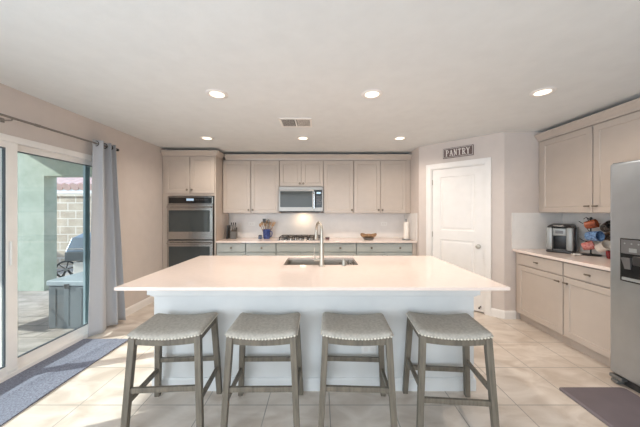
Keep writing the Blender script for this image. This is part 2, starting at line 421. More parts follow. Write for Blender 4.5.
# grill
g = thing('barbecue_grill', 'blue-grey barbecue grill with sloped hood beyond the deck box', 'grill', (-3.80, 4.40, -.05), R(12))
MB().hexa([(-.30,-.22,.80),(.30,-.22,.80),(.30,.22,.80),(-.30,.22,.80),(-.27,-.12,1.02),(.27,-.12,1.02),(.27,.20,1.09),(-.27,.20,1.09)], .012).build('hood', M['grillmetal'], g)
MB().box(-.30, .30, -.23, .23, .66, .80, .01).build('firebox', M['boxplastic'], g)
MB().box(.31, .55, -.2, .2, .76, .79, .005).build('side_shelf', M['grillmetal'], g)
MB().box(-.20, .27, -.20, .20, .10, .64, .01).build('cart', M['white_plastic'], g)
MB().tube([(-.22,-.27,.86), (.22,-.27,.86)], .012).build('hood_handle', M['chrome'], g, True)
for x, y in ((-.25,-.18), (.25,-.18), (-.25,.18), (.25,.18)): MB().lathe([(.04, -.015), (.04, .015)], 14, (x, y, .04), 'X').build('caster', M['blackm'], g)
hr = thing('hose_reel', 'black round hose reel between the stucco column and the grill', 'hose reel', (-5.07, 5.22, -.05), R(25))
MB().tube([(0.16*math.cos(t*PI/10), -.06, .30+.16*math.sin(t*PI/10)) for t in range(20)], .017, 8, closed=True).build('reel_rim', M['blackm'], hr, True)
MB().lathe([(.03, -.08), (.03, .1)], 12, (0, 0, .30), 'Y').build('hub', M['silverp'], hr, True)
for k in range(3):
    a = k*PI/3+.3
    MB().bar((-.155*math.cos(a), -.06, .30-.155*math.sin(a)), (.155*math.cos(a), -.06, .30+.155*math.sin(a)), .014, .014).build('spoke', M['blackm'], hr)
MB().bar((-.16, -.02, 0), (0, -.01, .30), .03, .03).bar((.16, -.02, 0), (0, -.01, .30), .03, .03).build('stand', M['darkp'], hr)
# patio chair
pc = thing('patio_chair', 'dark metal patio chair partly behind the door stile', 'chair', (-4.22, 3.15, -.05), R(-10))
MB().box(-.23, .23, -.23, .23, .40, .43, .008).build('seat', M['boxplastic'], pc)
MB().box(-.23, .23, .22, .25, .50, .85, .01).build('backrest', M['boxplastic'], pc)
for x, y in ((-.22,-.22), (.22,-.22), (-.22,.22), (.22,.22)): MB().tube([(x*1.15, y*1.2, 0), (x, y, .41)], .012, 8).build('leg', M['pewter'], pc, True)
for x in (-.25, .25):
    MB().tube([(x, .23, .46), (x, .24, .62), (x, .1, .66), (x, -.16, .66), (x, -.21, .60), (x, -.22, .40)], .013, 8).build('armrest', M['pewter'], pc, True)

# ------------------------------------------------------------------ cabinets
def knob(parent, x, z, y=-.02):
    MB().lathe([(.007, 0), (.006, -.012), (.015, -.017), (.018, -.022), (.014, -.027), (0, -.029)], 14, (x, y, z), 'Y').build('knob', M['knobm'], parent, True)
def pull(parent, x, z, y=-.02):
    MB().tube([(x, y, z), (x, y-.02, z)], .005, 8).tube([(x-.026, y-.024, z), (x+.026, y-.024, z)], .008, 8).build('pull', M['knobm'], parent, True)
G = .0045
def base_cab(label, loc, rz, wd, dep, drawers, doors, hard='knob', group=None):
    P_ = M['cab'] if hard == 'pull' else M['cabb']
    t = thing('base_cabinet', label, 'cabinet', loc, rz, group)
    MB().box(0, wd, 0, dep, .10, .884).build('cabinet_body', P_, t)
    MB().box(0, wd, .055, dep-.02, 0, .10).build('toe_kick', P_, t)
    for (x0, x1, ks) in drawers:
        d = MB().shaker(x0+G, x1-G, .735, .870, 0, .02, .001, .0).build('drawer', P_, t)
        for k in ks: (pull if hard == 'pull' else knob)(d, k, .803)
    for (x0, x1, kx) in doors:
        d = MB().shaker(x0+G, x1-G, .112, .722).build('door', P_, t)
        if kx is not None: (pull if hard == 'pull' else knob)(d, kx, .665)
    return t
def upper_cab(label, loc, rz, wd, dep, doors, z0=1.372, z1=2.30, name='upper_cabinet', hard='knob', kz=.055):
    t = thing(name, label, 'cabinet', loc, rz)
    MB().box(0, wd, 0, dep, z0, z1+.0).build('cabinet_body', M['cab'], t)
    for (x0, x1, kx) in doors:
        d = MB().shaker(x0+G, x1-G, z0+.004, z1-.012).build('door', M['cab'], t)
        (pull if hard == 'pull' else knob)(d, kx, z0+kz)
    return t
YC = 4.30
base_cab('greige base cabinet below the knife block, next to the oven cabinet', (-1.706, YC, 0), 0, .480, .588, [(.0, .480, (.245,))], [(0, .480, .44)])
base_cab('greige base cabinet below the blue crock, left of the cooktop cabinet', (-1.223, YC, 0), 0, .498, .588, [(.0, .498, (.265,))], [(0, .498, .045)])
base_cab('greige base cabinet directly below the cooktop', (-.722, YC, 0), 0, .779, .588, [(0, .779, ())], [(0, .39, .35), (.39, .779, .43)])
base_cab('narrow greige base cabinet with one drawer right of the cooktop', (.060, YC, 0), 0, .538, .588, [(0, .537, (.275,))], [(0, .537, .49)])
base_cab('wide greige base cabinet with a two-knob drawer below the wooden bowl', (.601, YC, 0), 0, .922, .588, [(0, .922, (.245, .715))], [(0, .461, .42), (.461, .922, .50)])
tag(MB().box(1.5235, 1.590, 4.285, 4.80, 0, .884).build('cabinet_filler', M['cab']), 'narrow greige filler strip closing the base run at the side wall', 'filler')
YU = 4.58
upper_cab('single-door greige upper cabinet above the knife block, beside the oven cabinet', (-1.705, YU, 0), 0, .490, .305, [(0.0, .49, .455)])
upper_cab('single-door greige upper cabinet above the blue crock, left of the microwave', (-1.212, YU, 0), 0, .496, .305, [(.0, .496, .035)])
upper_cab('short greige two-door cabinet above the microwave', (-.712, YU, 0), 0, .768, .305, [(0, .388, .355), (.388, .768, .42)], 1.835)
upper_cab('narrow greige single-door upper cabinet right of the microwave', (.059, YU, 0), 0, .531, .305, [(0, .531, .50)])
upper_cab('greige two-door upper cabinet next to the side wall', (.593, YU, 0), 0, .917, .305, [(0, .467, .432), (.467, .917, .50)])
tag(MB().box(1.5115, 1.590, 4.565, 4.885, 1.372, 2.30).build('cabinet_filler', M['cab']), 'greige filler strip between upper cabinets and side wall', 'filler')
# crown mouldings
cprof = [(0, 2.302), (.008, 2.302), (.012, 2.325), (.030, 2.345), (.046, 2.366), (.052, 2.376), (.052, 2.394), (0, 2.394)]
tag(MB().sweep([(-1.655, YU-.015), (1.592, YU-.015)], cprof).box(-1.655, 1.592, YU-.015, YB-.003, 2.302, 2.37).build('crown_moulding', M['cab']), 'greige crown moulding along the top of the back wall cabinets', 'moulding')
# right wall cabinets (rotated so that they face -x)
base_cab('greige base cabinet under the coffee maker, near the pantry', (2.55, 3.385, 0), -PI/2, .676, .605, [(.045, .676, (.36,))], [(.045, .676, .63)], 'pull')
base_cab('greige base cabinet beside the refrigerator under the mug tree', (2.55, 3.385-.679, 0), -PI/2, .522, .605, [(.0, .522, (.265,))], [(.0, .522, .045)], 'pull')
upper_cab('greige upper cabinet above the coffee maker, nearest the pantry', (2.85, 3.385, 0), -PI/2, .684, .305, [(.045, .684, .645)], z0=1.386, hard='pull', kz=.070)
upper_cab('greige upper cabinet on the right wall directly beside the refrigerator top', (2.85, 3.385-.687, 0), -PI/2, .515, .305, [(.0, .515, .040)], z0=1.386, hard='pull', kz=.070)
o = MB().sweep([(0.0, -.005), (1.202, -.005)], cprof).box(0, 1.202, -.005, .30, 2.302, 2.37).build('crown_moulding', M['cab'])
o.location = (2.85, 3.385, 0); o.rotation_euler = (0, 0, -PI/2); tag(o, 'greige crown moulding above the right wall upper cabinets', 'moulding')
# tall oven cabinet
oc = thing('oven_cabinet', 'tall greige cabinet holding the double wall oven', 'cabinet', (-2.583, 4.27, 0))
ow = .873
MB().box(0, .085, 0, .61, .1, 1.66).box(.85, ow, 0, .61, .1, 1.66).box(.085, .85, 0, .61, .1, .34).box(0, ow, 0, .61, 1.66, 2.302).box(.085, .85, .585, .61, .34, 1.66).build('cabinet_body', M['cab'], oc)
MB().box(0, ow, .055, .60, 0, .10).build('toe_kick', M['cab'], oc)
for x0, x1, k in ((.035, .455, .415), (.455, .862, .495)):
    d = MB().shaker(x0+G, x1-G, 1.700, 2.290).build('door', M['cab'], oc); knob(d, k, 1.755)
d = MB().shaker(.035, .862, .115, .330, 0, .02, .001, 0).build('drawer', M['cab'], oc); knob(d, .45, .23)
o = MB().sweep([(0.0, -.005), (ow, -.005), (ow, .245)], cprof).box(0, ow-.002, -.004, .60, 2.3025, 2.37).build('crown_moulding', M['cab'])
o.location = (-2.583, 4.27, 0); tag(o, 'greige crown moulding capping the tall oven cabinet', 'moulding')
# double oven
ov = thing('double_oven', 'stainless steel double wall oven with dark glass windows', 'oven', (-2.49, 4.27, 0))
OW = .742
MB().box(0, OW, .0, .55, .35, 1.65).build('oven_body', M['darkp'], ov)
MB().box(0, OW, -.024, 0, 1.525, 1.645, .003).build('control_frame', M['steel'], ov)
cp = MB().box(.02, OW-.02, -.028, -.024, 1.535, 1.632, .001).build('control_panel', M['black'], ov)
MB().box(.31, .43, -.030, -.028, 1.575, 1.612).build('display', emis('oven_display', (150, 170, 190), .9), cp)
for k in range(6): MB().lathe([(.006, 0), (.006, -.003)], 10, (.47+.035*k, -.028, 1.59), 'Y').build('button', M['greyp'], cp)
def oven_door(z0, z1):
    d = MB().box(0, OW, -.035, -.002, z0, z1, .004)
    d = d.build('oven_door', M['steel'], ov)
    MB().box(.028, OW-.05, -.040, -.035, z0+.125, z1-.098, .002).build('window', M['ovenglass'], d)
    h = MB().tube([(.02, -.075, z1-.045), (OW-.02, -.075, z1-.045)], .014, 12).tube([(.05, -.075, z1-.045), (.05, -.034, z1-.045)], .009, 8).tube([(OW-.05, -.075, z1-.045), (OW-.05, -.034, z1-.045)], .009, 8)
    h.build('handle', M['steel'], d, True)
oven_door(.945, 1.518); oven_door(.36, .928)
MB().box(OW-.018, OW, -.037, -.0351, .95, 1.51).build('side_trim', M['steel'], ov)

# countertops and backsplash
def ctop(name, x0, x1, y0, y1, label, bev=.003):
    return tag(MB().box(x0, x1, y0, y1, .8845, .914, bev).build(name, M['quartz']), label, 'countertop')
ctop('countertop', -1.707, 1.592, 4.255, YB-.002, 'long white quartz countertop along the back wall')
ctop('countertop', 2.50, XR-.003, 2.182, 3.387, 'white quartz countertop under the coffee maker on the right')
tag(MB().box(-1.705, 1.580, YB-.014, YB-.001, .9145, 1.370).build('backsplash', M['splash']), 'white quartz backsplash behind the cooktop', 'backsplash')
tag(MB().box(1.581, 1.5945, 4.26, YB-.002, .9145, 1.370).build('backsplash', M['splash']), 'white quartz side splash beside the paper towel roll', 'backsplash')
tag(MB().box(XR-.014, XR-.001, 2.182, 3.376, .9145, 1.384).build('backsplash', M['splash']), 'white quartz backsplash behind the mug stand on the right wall', 'backsplash')
tag(MB().box(2.50, XR-.002, 3.377, 3.3895, .9145, 1.384).build('backsplash', M['splash']), 'white quartz splash on the return wall left of the coffee maker', 'backsplash')
def outlet(x, y, z, label):
    t = thing('wall_outlet', label, 'outlet', (x, y, z))
    MB().box(-.058, .058, -.006, 0, -.036, .036, .002).build('cover_plate', M['white_plastic'], t)
    for s_ in (-.022, .022): MB().box(s_-.014, s_+.014, -.008, -.006, -.016, .016, .001).build('socket', M['splash'], t)
outlet(1.20, YB-.0145, 1.17, 'white wall outlet on the backsplash above the wooden bowl')
outlet(-1.28, YB-.0145, 1.17, 'white wall outlet between knife block and utensil crock')

# ------------------------------------------------------------------ microwave and cooktop
mw = thing('microwave', 'stainless over-the-range microwave with dark window', 'microwave', (-.708, 4.49, 0))
MB().box(0, .760, .02, .39, 1.395, 1.828).build('housing', M['darkp'], mw)
MB().box(0, .760, 0, .02, 1.770, 1.828, .003).build('vent_strip', M['mwsteel'], mw)
md = MB().box(0, .600, -.012, .02, 1.405, 1.768, .003).build('door', M['mwsteel'], mw)
MB().box(.022, .575, -.015, -.012, 1.475, 1.750, .001).build('window', M['ovenglass'], md)
MB().tube([(.608, -.045, 1.45), (.608, -.045, 1.74)], .013, 12).tube([(.608, -.045, 1.47), (.585, -.01, 1.47)], .008, 8).tube([(.608, -.045, 1.72), (.585, -.01, 1.72)], .008, 8).build('handle', M['chrome'], md, True)
cp = MB().box(.630, .740, -.012, .02, 1.47, 1.755, .002).build('control_panel', M['black'], mw)
MB().box(.650, .720, -.014, -.012, 1.705, 1.735).build('display', emis('mw_display', (170, 200, 220), .8), cp)
for r_ in range(4):
    for c_ in range(3): MB().box(.652+.024*c_, .670+.024*c_, -.014, -.012, 1.52+.04*r_, 1.54+.04*r_).build('button', M['greyp'], cp)
MB().box(.602, .760, -.0, .02, 1.405, 1.470).box(.742, .760, 0, .02, 1.47, 1.768).build('trim', M['mwsteel'], mw)
MB().box(0.05, .71, .05, .35, 1.388, 1.395).build('underside_grille', M['blackm'], mw)
lamp('cooktop_lamp', 'AREA', (.40, .22, 1.384), (0, 0, 0), energy=1.6, color=(1.0, .72, .46), size=.10, parent=mw)

ck = thing('gas_cooktop', 'black gas cooktop with iron grates set in the counter', 'cooktop', (-.33, 4.59, .9145))
MB().box(-.378, .378, -.255, .255, 0, .010, .003).build('cooktop_plate', M['steel'], ck)
for x, y, r_ in ((-.25,-.11,.04), (-.25,.13,.032), (0,.02,.055), (.25,-.11,.036), (.25,.13,.04)):
    b = MB().lathe([(r_+.012, .010), (r_+.012, .018), (r_, .022)], 18, (x, y, 0)).build('burner', M['steel'], ck, True)
    MB().lathe([(r_, .0225), (r_, .030), (r_*.8, .033), (0, .033)], 18, (x, y, 0)).build('burner_cap', M['blackm'], b, True)
for k, (x0, x1) in enumerate(((-.37, -.13), (-.12, .12), (.13, .37))):
    gm = MB(); z = .052
    for y in (-.17 if k != 1 else -.10, .235): gm.box(x0, x1, y-.007, y+.007, z-.012, z)
    y0 = -.17 if k != 1 else -.10
    for x in (x0+.007, (x0+x1)/2, x1-.007): gm.box(x-.006, x+.006, y0+.007, .228, z-.012, z)
    gm.box(x0, x1, .03, .042, z-.0121, z-.0001)
    for x in (x0+.012, x1-.012):
        for y in (y0, .235): gm.box(x-.008, x+.008, y-.006, y+.006, .010, z-.012)
    gm.build('grate', M['iron'], ck)
for k in range(5): MB().lathe([(.019, .010), (.017, .035), (0, .037)], 14, (-.16+.08*k, -.215, 0)).build('knob', M['steel'], ck, True)

# ------------------------------------------------------------------ island
IX0, IX1, IY0, IY1 = -1.320, 1.220, 1.666, 2.862
isl = thing('kitchen_island', 'pale blue-grey kitchen island under the white counter', 'island', (0, 0, 0))
bx0, bx1, py = -1.300, 1.205, 2.038
MB().box(bx0, bx1, py, py+.10, .0, .8915).box(bx0, bx1, 2.81, 2.83, .0, .8915).box(bx0, bx0+.03, py+.10, 2.81, 0, .884).box(bx1-.03, bx1, py+.10, 2.81, 0, .884).build('island_body', M['island'], isl)
mo = [(0, .738), (.018, .738), (.020, .752), (.048, .752), (.050, .772), (.086, .772), (.088, .830), (.076, .833), (.076, .843), (.088, .846), (.088, .8915), (0, .8915)]
MB().sweep([(bx0+.001, py), (bx1-.001, py)], mo).build('moulding', M['island'], isl)
MB().sweep([(bx0-.0, py+.7), (bx0, py), (bx1, py), (bx1, py+.7)], [(0.0,0), (.012,0), (.012,.085), (.006,.10), (0,.10)]).build('base_trim', M['island'], isl)
ot = MB().box(.325-.0, .325+.116, py-.006, py, .285, .357, .002).build('outlet', M['white_plastic'], isl)
for s_ in (.358, .408): MB().box(s_-.014, s_+.014, py-.008, py-.006, .305, .337, .001).build('socket', M['splash'], ot)
# slab with sink cut-out
SX0, SX1, SY0, SY1 = -.335, .350, 2.365, 2.745
def ring_slab(o, i, z0, z1):
    mb = MB(); bm = mb.bm
    f = lambda q, z: [bm.verts.new((x, y, z)) for x, y in ((q[0], q[2]), (q[1], q[2]), (q[1], q[3]), (q[0], q[3]))]
    e = .003; og = (o[0]+e, o[1]-e, o[2]+e, o[3]-e)
    A, B, C, D, Eo = f(og, z1), f(i, z1), f(i, z0), f(og, z0), f(o, z1-e)
    Fo = f(o, z0+e)
    for p, q in ((A,B),(B,C),(C,D),(D,Fo),(Fo,Eo),(Eo,A)):
        for k in range(4): bm.faces.new((p[k], p[(k+1)%4], q[(k+1)%4], q[k]))
    return mb
tag(ring_slab((IX0, IX1, IY0, IY1), (SX0, SX1, SY0, SY1), .892, .914).build('island_countertop', M['quartz']), 'glossy white quartz island countertop with sink cut-out', 'countertop')
sk = thing('kitchen_sink', 'stainless undermount sink in the island countertop', 'sink', ((SX0+SX1)/2, (SY0+SY1)/2, .8915))
hw, hd = (SX1-SX0)/2, (SY1-SY0)/2
mb = MB(); bm = mb.bm
def rr(hx, hy, z, r_=.04, n=5):
    out = []
    for cx, cy, a in ((hx-r_, hy-r_, 0), (-hx+r_, hy-r_, 90), (-hx+r_, -hy+r_, 180), (hx-r_, -hy+r_, 270)):
        for k in range(n+1):
            t = R(a+90*k/n); out.append(bm.verts.new((cx+r_*math.cos(t), cy+r_*math.sin(t), z)))
    return out
rings = [rr(hw+.025, hd+.02, -.0005), rr(hw-.002, hd-.002, -.0005), rr(hw-.006, hd-.006, -.02), rr(hw-.012, hd-.012, -.20), rr(hw-.04, hd-.04, -.225), rr(.05, .05, -.23)]
for p, q in zip(rings, rings[1:]):
    for k in range(len(p)): bm.faces.new((p[k], p[(k+1)%len(p)], q[(k+1)%len(p)], q[k]))
bm.faces.new(rings[-1])
mb.build('basin', mat('satin_basin_steel', (150, 142, 132), .4, .8), sk, True)
MB().lathe([(.04, -.2295), (.04, -.226), (.02, -.227)], 18).build('drain', M['chrome'], sk, True)
# faucet
fa = thing('kitchen_faucet', 'tall brushed nickel pull-down faucet on the island', 'faucet', (.016, 2.315, .9145))
MB().lathe([(.030, 0), (.030, .006), (.024, .010), (.021, .06), (.019, .14), (.015, .22), (.012, .30)], 20).build('faucet_body', M['nickel'], fa, True)
u = Vector((-.30, .95, 0)).normalized()
arc = [(0,0,.285)]
for k in range(13):
    t = PI*k/12; arc.append((u*(.085*(1-math.cos(t)))+Vector((0, 0, .305+.080*math.sin(t)))).to_tuple())
MB().tube(arc, .0115, 12).build('spout', M['nickel'], fa, True)
e = u*.17
MB().tube([(e.x, e.y, .31), (e.x, e.y, .27), (e.x, e.y, .23), (e.x, e.y, .215)], [.012, .016, .019, .016], 14).build('spray_head', M['nickel'], fa, True)
MB().tube([(-.015, 0, .055), (-.068, 0, .055)], .014, 12).tube([(-.058, 0, .06), (-.066, 0, .11), (-.066, 0, .16)], [.006, .005, .004], 8).build('lever', M['nickel'], fa, True)
ag = tag(MB().lathe([(.022, 0), (.021, .004), (.019, .008), (.018, .050), (.015, .056), (0, .058)], 18).build('air_gap_cap', M['nickel'], None, True), 'small nickel cylinder cap on the counter beside the sink', 'air gap')
ag.location = (.215, 2.335, .9145)
rk = MB()
for k in range(5): rk.tube([(-.05+.025*k, -.06, 0), (-.05+.025*k, -.06, .055), (-.05+.025*k, 0, .075), (-.05+.025*k, .06, .055), (-.05+.025*k, .06, 0)], .0035, 6)
rk.tube([(-.055, -.06, .004), (.055, -.06, .004), (.055, .06, .004), (-.055, .06, .004)], .004, 6, closed=True)
o = tag(rk.build('dish_rack', M['chrome'], None, True), 'small chrome wire rack in the right end of the sink', 'rack'); o.location = (.272, 2.46, .8605)
# sink ledge that carries the rack
MB().box(hw-.15, hw-.012, -hd+.012, hd-.012, -.036, -.028, .002).build('drainboard', M['steel'], sk)

# ------------------------------------------------------------------ fridge
fg = thing('refrigerator', 'stainless side-by-side refrigerator with ice and water dispenser', 'refrigerator', (2.405, 2.165, 0), -PI/2)
MB().box(.004, .905, .075, .715, .03, 1.775).build('fridge_body', mat('fridge_side_grey', (120, 120, 122), .45), fg)
MB().box(.02, .89, .05, .12, .0, .075, .004).build('toe_grille', M['darkp'], fg)
MB().box(.0, .07, .03, .074, 1.775, 1.80, .005).build('hinge_cover', M['darkp'], fg)
MB().box(.0, .09, .0, .06, .035, .065, .006).box(.02, .07, -.008, .05, .010, .034, .004).build('bottom_hinge', M['pewter'], fg)
fd = MB().box(.0, .383, .0, .070, .075, 1.795, .022, 4).build('freezer_door', M['fsteel'], fg, True)
rd = MB().box(.387, .908, .0, .070, .075, 1.795, .022, 4).build('fridge_door', M['fsteel'], fg, True)
for dd, x in ((fd, .345), (rd, .425)):
    MB().tube([(x, -.055, .45), (x, -.055, 1.55)], .014, 12).tube([(x, -.055, .48), (x, .002, .48)], .009, 8).tube([(x, -.055, 1.52), (x, .002, 1.52)], .009, 8).build('handle', M['steel'], dd, True)
dp = MB().box(.085, .315, -.006, .0, .85, 1.19, .003).build('dispenser', M['black'], fd)
MB().box(.095, .305, -.009, -.006, 1.07, 1.18, .001).build('dispenser_panel', M['greyp'], dp)
for k in range(4): MB().lathe([(.006, 0), (.006, -.001)], 10, (.12+.045*k, -.009, 1.15), 'Y').build('button', M['silverp'], dp)
MB().box(.15, .20, -.0115, -.009, 1.085, 1.115).build('display', M['silverp'], dp)
MB().box(.105, .295, -.016, -.006, .862, .885, .002).build('drip_tray', M['silverp'], dp)
MB().hexa([(.12,-.010,.95),(.16,-.010,.95),(.16,-.006,.95),(.12,-.006,.95),(.11,-.03,1.04),(.17,-.03,1.04),(.17,-.006,1.04),(.11,-.006,1.04)]).build('paddle', M['greyp'], dp)
MB().box(.19, .25, -.035, -.006, .99, 1.06, .006).build('ice_chute', M['darkp'], dp)

# ------------------------------------------------------------------ stools
SH = .615
def seat_mesh():
    mb = MB(); bm = mb.bm; hx, hy = .226, .172; N = 14
    dip = lambda x: -.024*(1-min(1, (x/hx))**2) if abs(x) <= hx else 0
    def ring(i, z):
        a, b = hx-i, hy-i; pts = []; r_ = max(.004, .022-i*.3)
        for k in range(N): pts.append((-a+2*a*k/N, -b))
        for k in range(N): pts.append((a, -b+2*b*k/N))
        for k in range(N): pts.append((a-2*a*k/N, b))
        for k in range(N): pts.append((-a, b-2*b*k/N))
        out = []
        for x, y in pts:
            # soften the corners
            cx, cy = max(0, abs(x)-(a-r_)), max(0, abs(y)-(b-r_)); d = math.hypot(cx, cy)
            if cx > 0 and cy > 0 and d > r_:
                x = math.copysign(a-r_+cx*r_/d, x); y = math.copysign(b-r_+cy*r_/d, y)
            out.append(bm.verts.new((x, y, SH+z+dip(x))))
        return out
    prof = [(.006, -.004), (.0, .0), (-.002, .008), (.002, .018), (.010, .026), (.024, .031), (.05, .034), (.09, .035), (.13, .0355), (.165, .036)]
    rs = [ring(i, z) for i, z in prof]
    for p, q in zip(rs, rs[1:]):
        for k in range(len(p)): bm.faces.new((p[k], p[(k+1)%len(p)], q[(k+1)%len(p)], q[k]))
    bm.faces.new(rs[0][::-1])
    top = rs[-1]
    c = [bm.verts.new((-hx+.17+(2*(hx-.17))*k/N, 0, SH+.036+dip(-hx+.17+(2*(hx-.17))*k/N))) for k in range(N+1)]
    for k in range(N): bm.faces.new((top[k], top[k+1], c[k+1], c[k]))
    for k in range(N): bm.faces.new((top[2*N+k], top[(2*N+k+1)], c[N-k-1], c[N-k]))
    for k in range(N): bm.faces.new((top[N+k], top[N+k+1], c[N]))
    for k in range(N): bm.faces.new((top[3*N+k], top[(3*N+k+1) % (4*N)], c[0]))
    return mb
def make_stool(label, swap=False, name='bar_stool'):
    t = thing(name, label, 'stool', group='counter stools at the island')
    seat = seat_mesh().build('seat', M['linen'], t, True)
    nh = MB(); hx, hy = .2265, .1725
    def nail(x, y, ax):
        dx = -.024*(1-min(1, abs(x)/hx)**2)
        s_ = -1 if (x if ax == 'X' else y) < 0 else 1
        nh.lathe([(.0064, -.001*s_), (.0056, .003*s_), (.0024, .005*s_), (0.0, .0054*s_)], 7, (x, y, SH+.004+dx), ax)
    for k in range(22):
        x = -.212+.424*k/21
        nail(x, -hy, 'Y'); nail(x, hy, 'Y')
    for k in range(16):
        y = -.158+.316*k/15
        nail(-hx, y, 'X'); nail(hx, y, 'X')
    n_ = nh.build('nailhead_trim', M['nail'], t); n_['kind'] = 'stuff'; n_['label'] = 'row of silver nailheads around the seat'
    top, foot = (.200, .146), (.230, .186)
    for sx in (-1, 1):
        for sy in (-1, 1):
            MB().bar((foot[0]*sx, foot[1]*sy, 0), (top[0]*sx, top[1]*sy, SH-.006-.0), .036, .036, .040, .040, .003).build('leg', M['stoolwood'], t)
    at = lambda z: [top[i]+(foot[i]-top[i])*(1-z/SH) for i in (0, 1)]
    # aprons: curved underside follows the saddle
    for sy in (-1, 1):
        mb = MB(); bm = mb.bm; n = 12; x0 = .181; rings = []
        for k in range(n+1):
            x = -x0+2*x0*k/n; d = -.024*(1-(x/.226)**2); lo = SH-.050+d*.75
            yy = .148*sy
            rings.append([bm.verts.new((x, yy-.011, lo)), bm.verts.new((x, yy+.011, lo)), bm.verts.new((x, yy+.011, SH-.006+d)), bm.verts.new((x, yy-.011, SH-.006+d))])
        for p, q in zip(rings, rings[1:]):
            for k in range(4): bm.faces.new((p[k], p[(k+1)%4], q[(k+1)%4], q[k]))
        bm.faces.new(rings[0][::-1]); bm.faces.new(rings[-1])
        mb.build('apron', M['stoolwood'], t)
    for sx in (-1, 1): MB().box(sx*.200-.011, sx*.200+.011, -.128, .128, SH-.055, SH-.006).build('apron', M['stoolwood'], t)
    zf, zs = (.205, .275) if swap else (.280, .205)
    fx, fy = at(zf)
    for sy in (-1, 1): MB().box(-fx+.016, fx-.016, fy*sy-.010, fy*sy+.010, zf-.016, zf+.016, .002).build('stretcher', M['stoolwood'], t)
    fx, fy = at(zs)
    for sx in (-1, 1): MB().box(fx*sx-.010, fx*sx+.010, -fy+.016, fy-.016, zs-.016, zs+.016, .002).build('stretcher', M['stoolwood'], t)
    return t
st = make_stool('saddle-seat bar stool at the far left end of the island, nearest the glass door')
st2 = dup(st); st2['label'] = 'saddle-seat bar stool second from the left, left of the island outlet'
st3 = dup(st); st3['label'] = 'saddle-seat bar stool third from the left, in front of the island outlet'
st4 = make_stool('saddle-seat bar stool at the right end of the island, side rails above its front rail', True)
for o, x, rz in ((st, -.994, 3.5), (st2, -.374, .5), (st3, .242, -2.5), (st4, .873, -4.5)):
    o.location = (x, 1.808, 0); o.rotation_euler = (0, 0, R(rz))

# ------------------------------------------------------------------ rugs
mb = MB(); bm = mb.bm
nx, ny = 14, 60; gx0, gx1, gy0, gy1 = -2.572, -2.075, 1.05, 2.833
random.seed(3)
grid = []
for j in range(ny+1):
    row = []
    for i in range(nx+1):
        x = gx0+(gx1-gx0)*i/nx; y = gy0+(gy1-gy0)*j/ny
        xr = x+.012*math.sin(y*2.1)
        dline = abs((x+2.30)-(y-2.3)*.16)
        z = .012+.012*math.exp(-(dline/.022)**2)*(1 if 1.5 < y < 2.75 else .3)+.002*math.sin(y*9+x*5)
        row.append(bm.verts.new((xr, y, z)))
    grid.append(row)
for j in range(ny):
    for i in range(nx): bm.faces.new((grid[j][i], grid[j][i+1], grid[j+1][i+1], grid[j+1][i]))
ret = bmesh.ops.extrude_face_region(bm, geom=bm.faces[:])
for v in ret['geom']:
    if isinstance(v, bmesh.types.BMVert): v.co.z = .0008
tag(mb.build('runner_rug', M['rug'], None, True), 'blue-grey flecked runner rug in front of the glass door', 'rug')
mb = MB(); bm = mb.bm
def rrect(x0, x1, y0, y1, r_, z, n=6):
    out = []
    for cx, cy, a in ((x1-r_, y1-r_, 0), (x0+r_, y1-r_, 90), (x0+r_, y0+r_, 180), (x1-r_, y0+r_, 270)):
        for k in range(n+1):
            t = R(a+90*k/n); out.append(bm.verts.new((cx+r_*math.cos(t), cy+r_*math.sin(t), z)))
    return out
rs = [rrect(1.880, 2.405, 1.10, 2.062, .03, .0005), rrect(1.880, 2.405, 1.10, 2.062, .03, .006), rrect(1.894, 2.391, 1.114, 2.048, .03, .016)]
for p, q in zip(rs, rs[1:]):
    for k in range(len(p)): bm.faces.new((p[k], p[(k+1)%len(p)], q[(k+1)%len(p)], q[k]))
bm.faces.new(rs[-1]); bm.faces.new(rs[0][::-1])
tag(mb.build('kitchen_mat', M['mat']), 'dark brown cushioned mat in front of the refrigerator', 'mat')

# ------------------------------------------------------------------ curtain and rod
rod = thing('curtain_rod', 'thin dark metal curtain rod above the glass door', 'curtain rod', (-2.50, 0, 2.160))
MB().tube([(0, .9, 0), (0, 3.19, 0)], .010, 12).build('rod', M['rod'], rod, True)
MB().lathe([(.010, 0), (.017, .004), (.017, .028), (.008, .032), (0, .033)], 14, (0, 3.19, 0), 'Y').build('finial', M['blackm'], rod, True)
for y in (1.05, 2.115, 3.16):
    MB().box(-.088, -.082, y-.014, y+.014, -.035, .0, .001).tube([(-.084, y, -.018), (-.01, y, -.018), (0, y, -.008)], .006, 8).build('bracket', M['rod'], rod)
MB().lathe([(.0125, -.02), (.0125, .02)], 12, (0, 2.30, 0), 'Y').build('rod_joint', M['rod'], rod, True)
cu = thing('curtain', 'light grey grommet curtain gathered at the far side of the glass door', 'curtain', (-2.50, 0, 0))
mb = MB(); bm = mb.bm; NU, NV = 110, 40
rows = []
for j in range(NV+1):
    v = j/NV; z = .035+(2.20-.035)*v
    ya, yb = 2.815+.055*v, 3.335-.165*v
    row = []
    for i in range(NU+1):
        s_ = i/NU
        # one broad flat front fold, then tighter folds toward the far end
        ph = 2*PI*(.55*s_+2.3*s_**2)
        amp = (.045+.010*(1-v))
        x = amp*math.sin(ph-.35)+.006*math.sin(ph*2.3+3*v)
        y = ya+(yb-ya)*s_+.012*math.sin(ph*2+.6)
        row.append(bm.verts.new((max(x, -.075), y, z)))
    rows.append(row)
for j in range(NV):
    for i in range(NU): bm.faces.new((rows[j][i], rows[j][i+1], rows[j+1][i+1], rows[j+1][i]))
cl = mb.build('curtain_panel', M['curtain'], cu, True)
sm = cl.modifiers.new('thickness', 'SOLIDIFY'); sm.thickness = .003
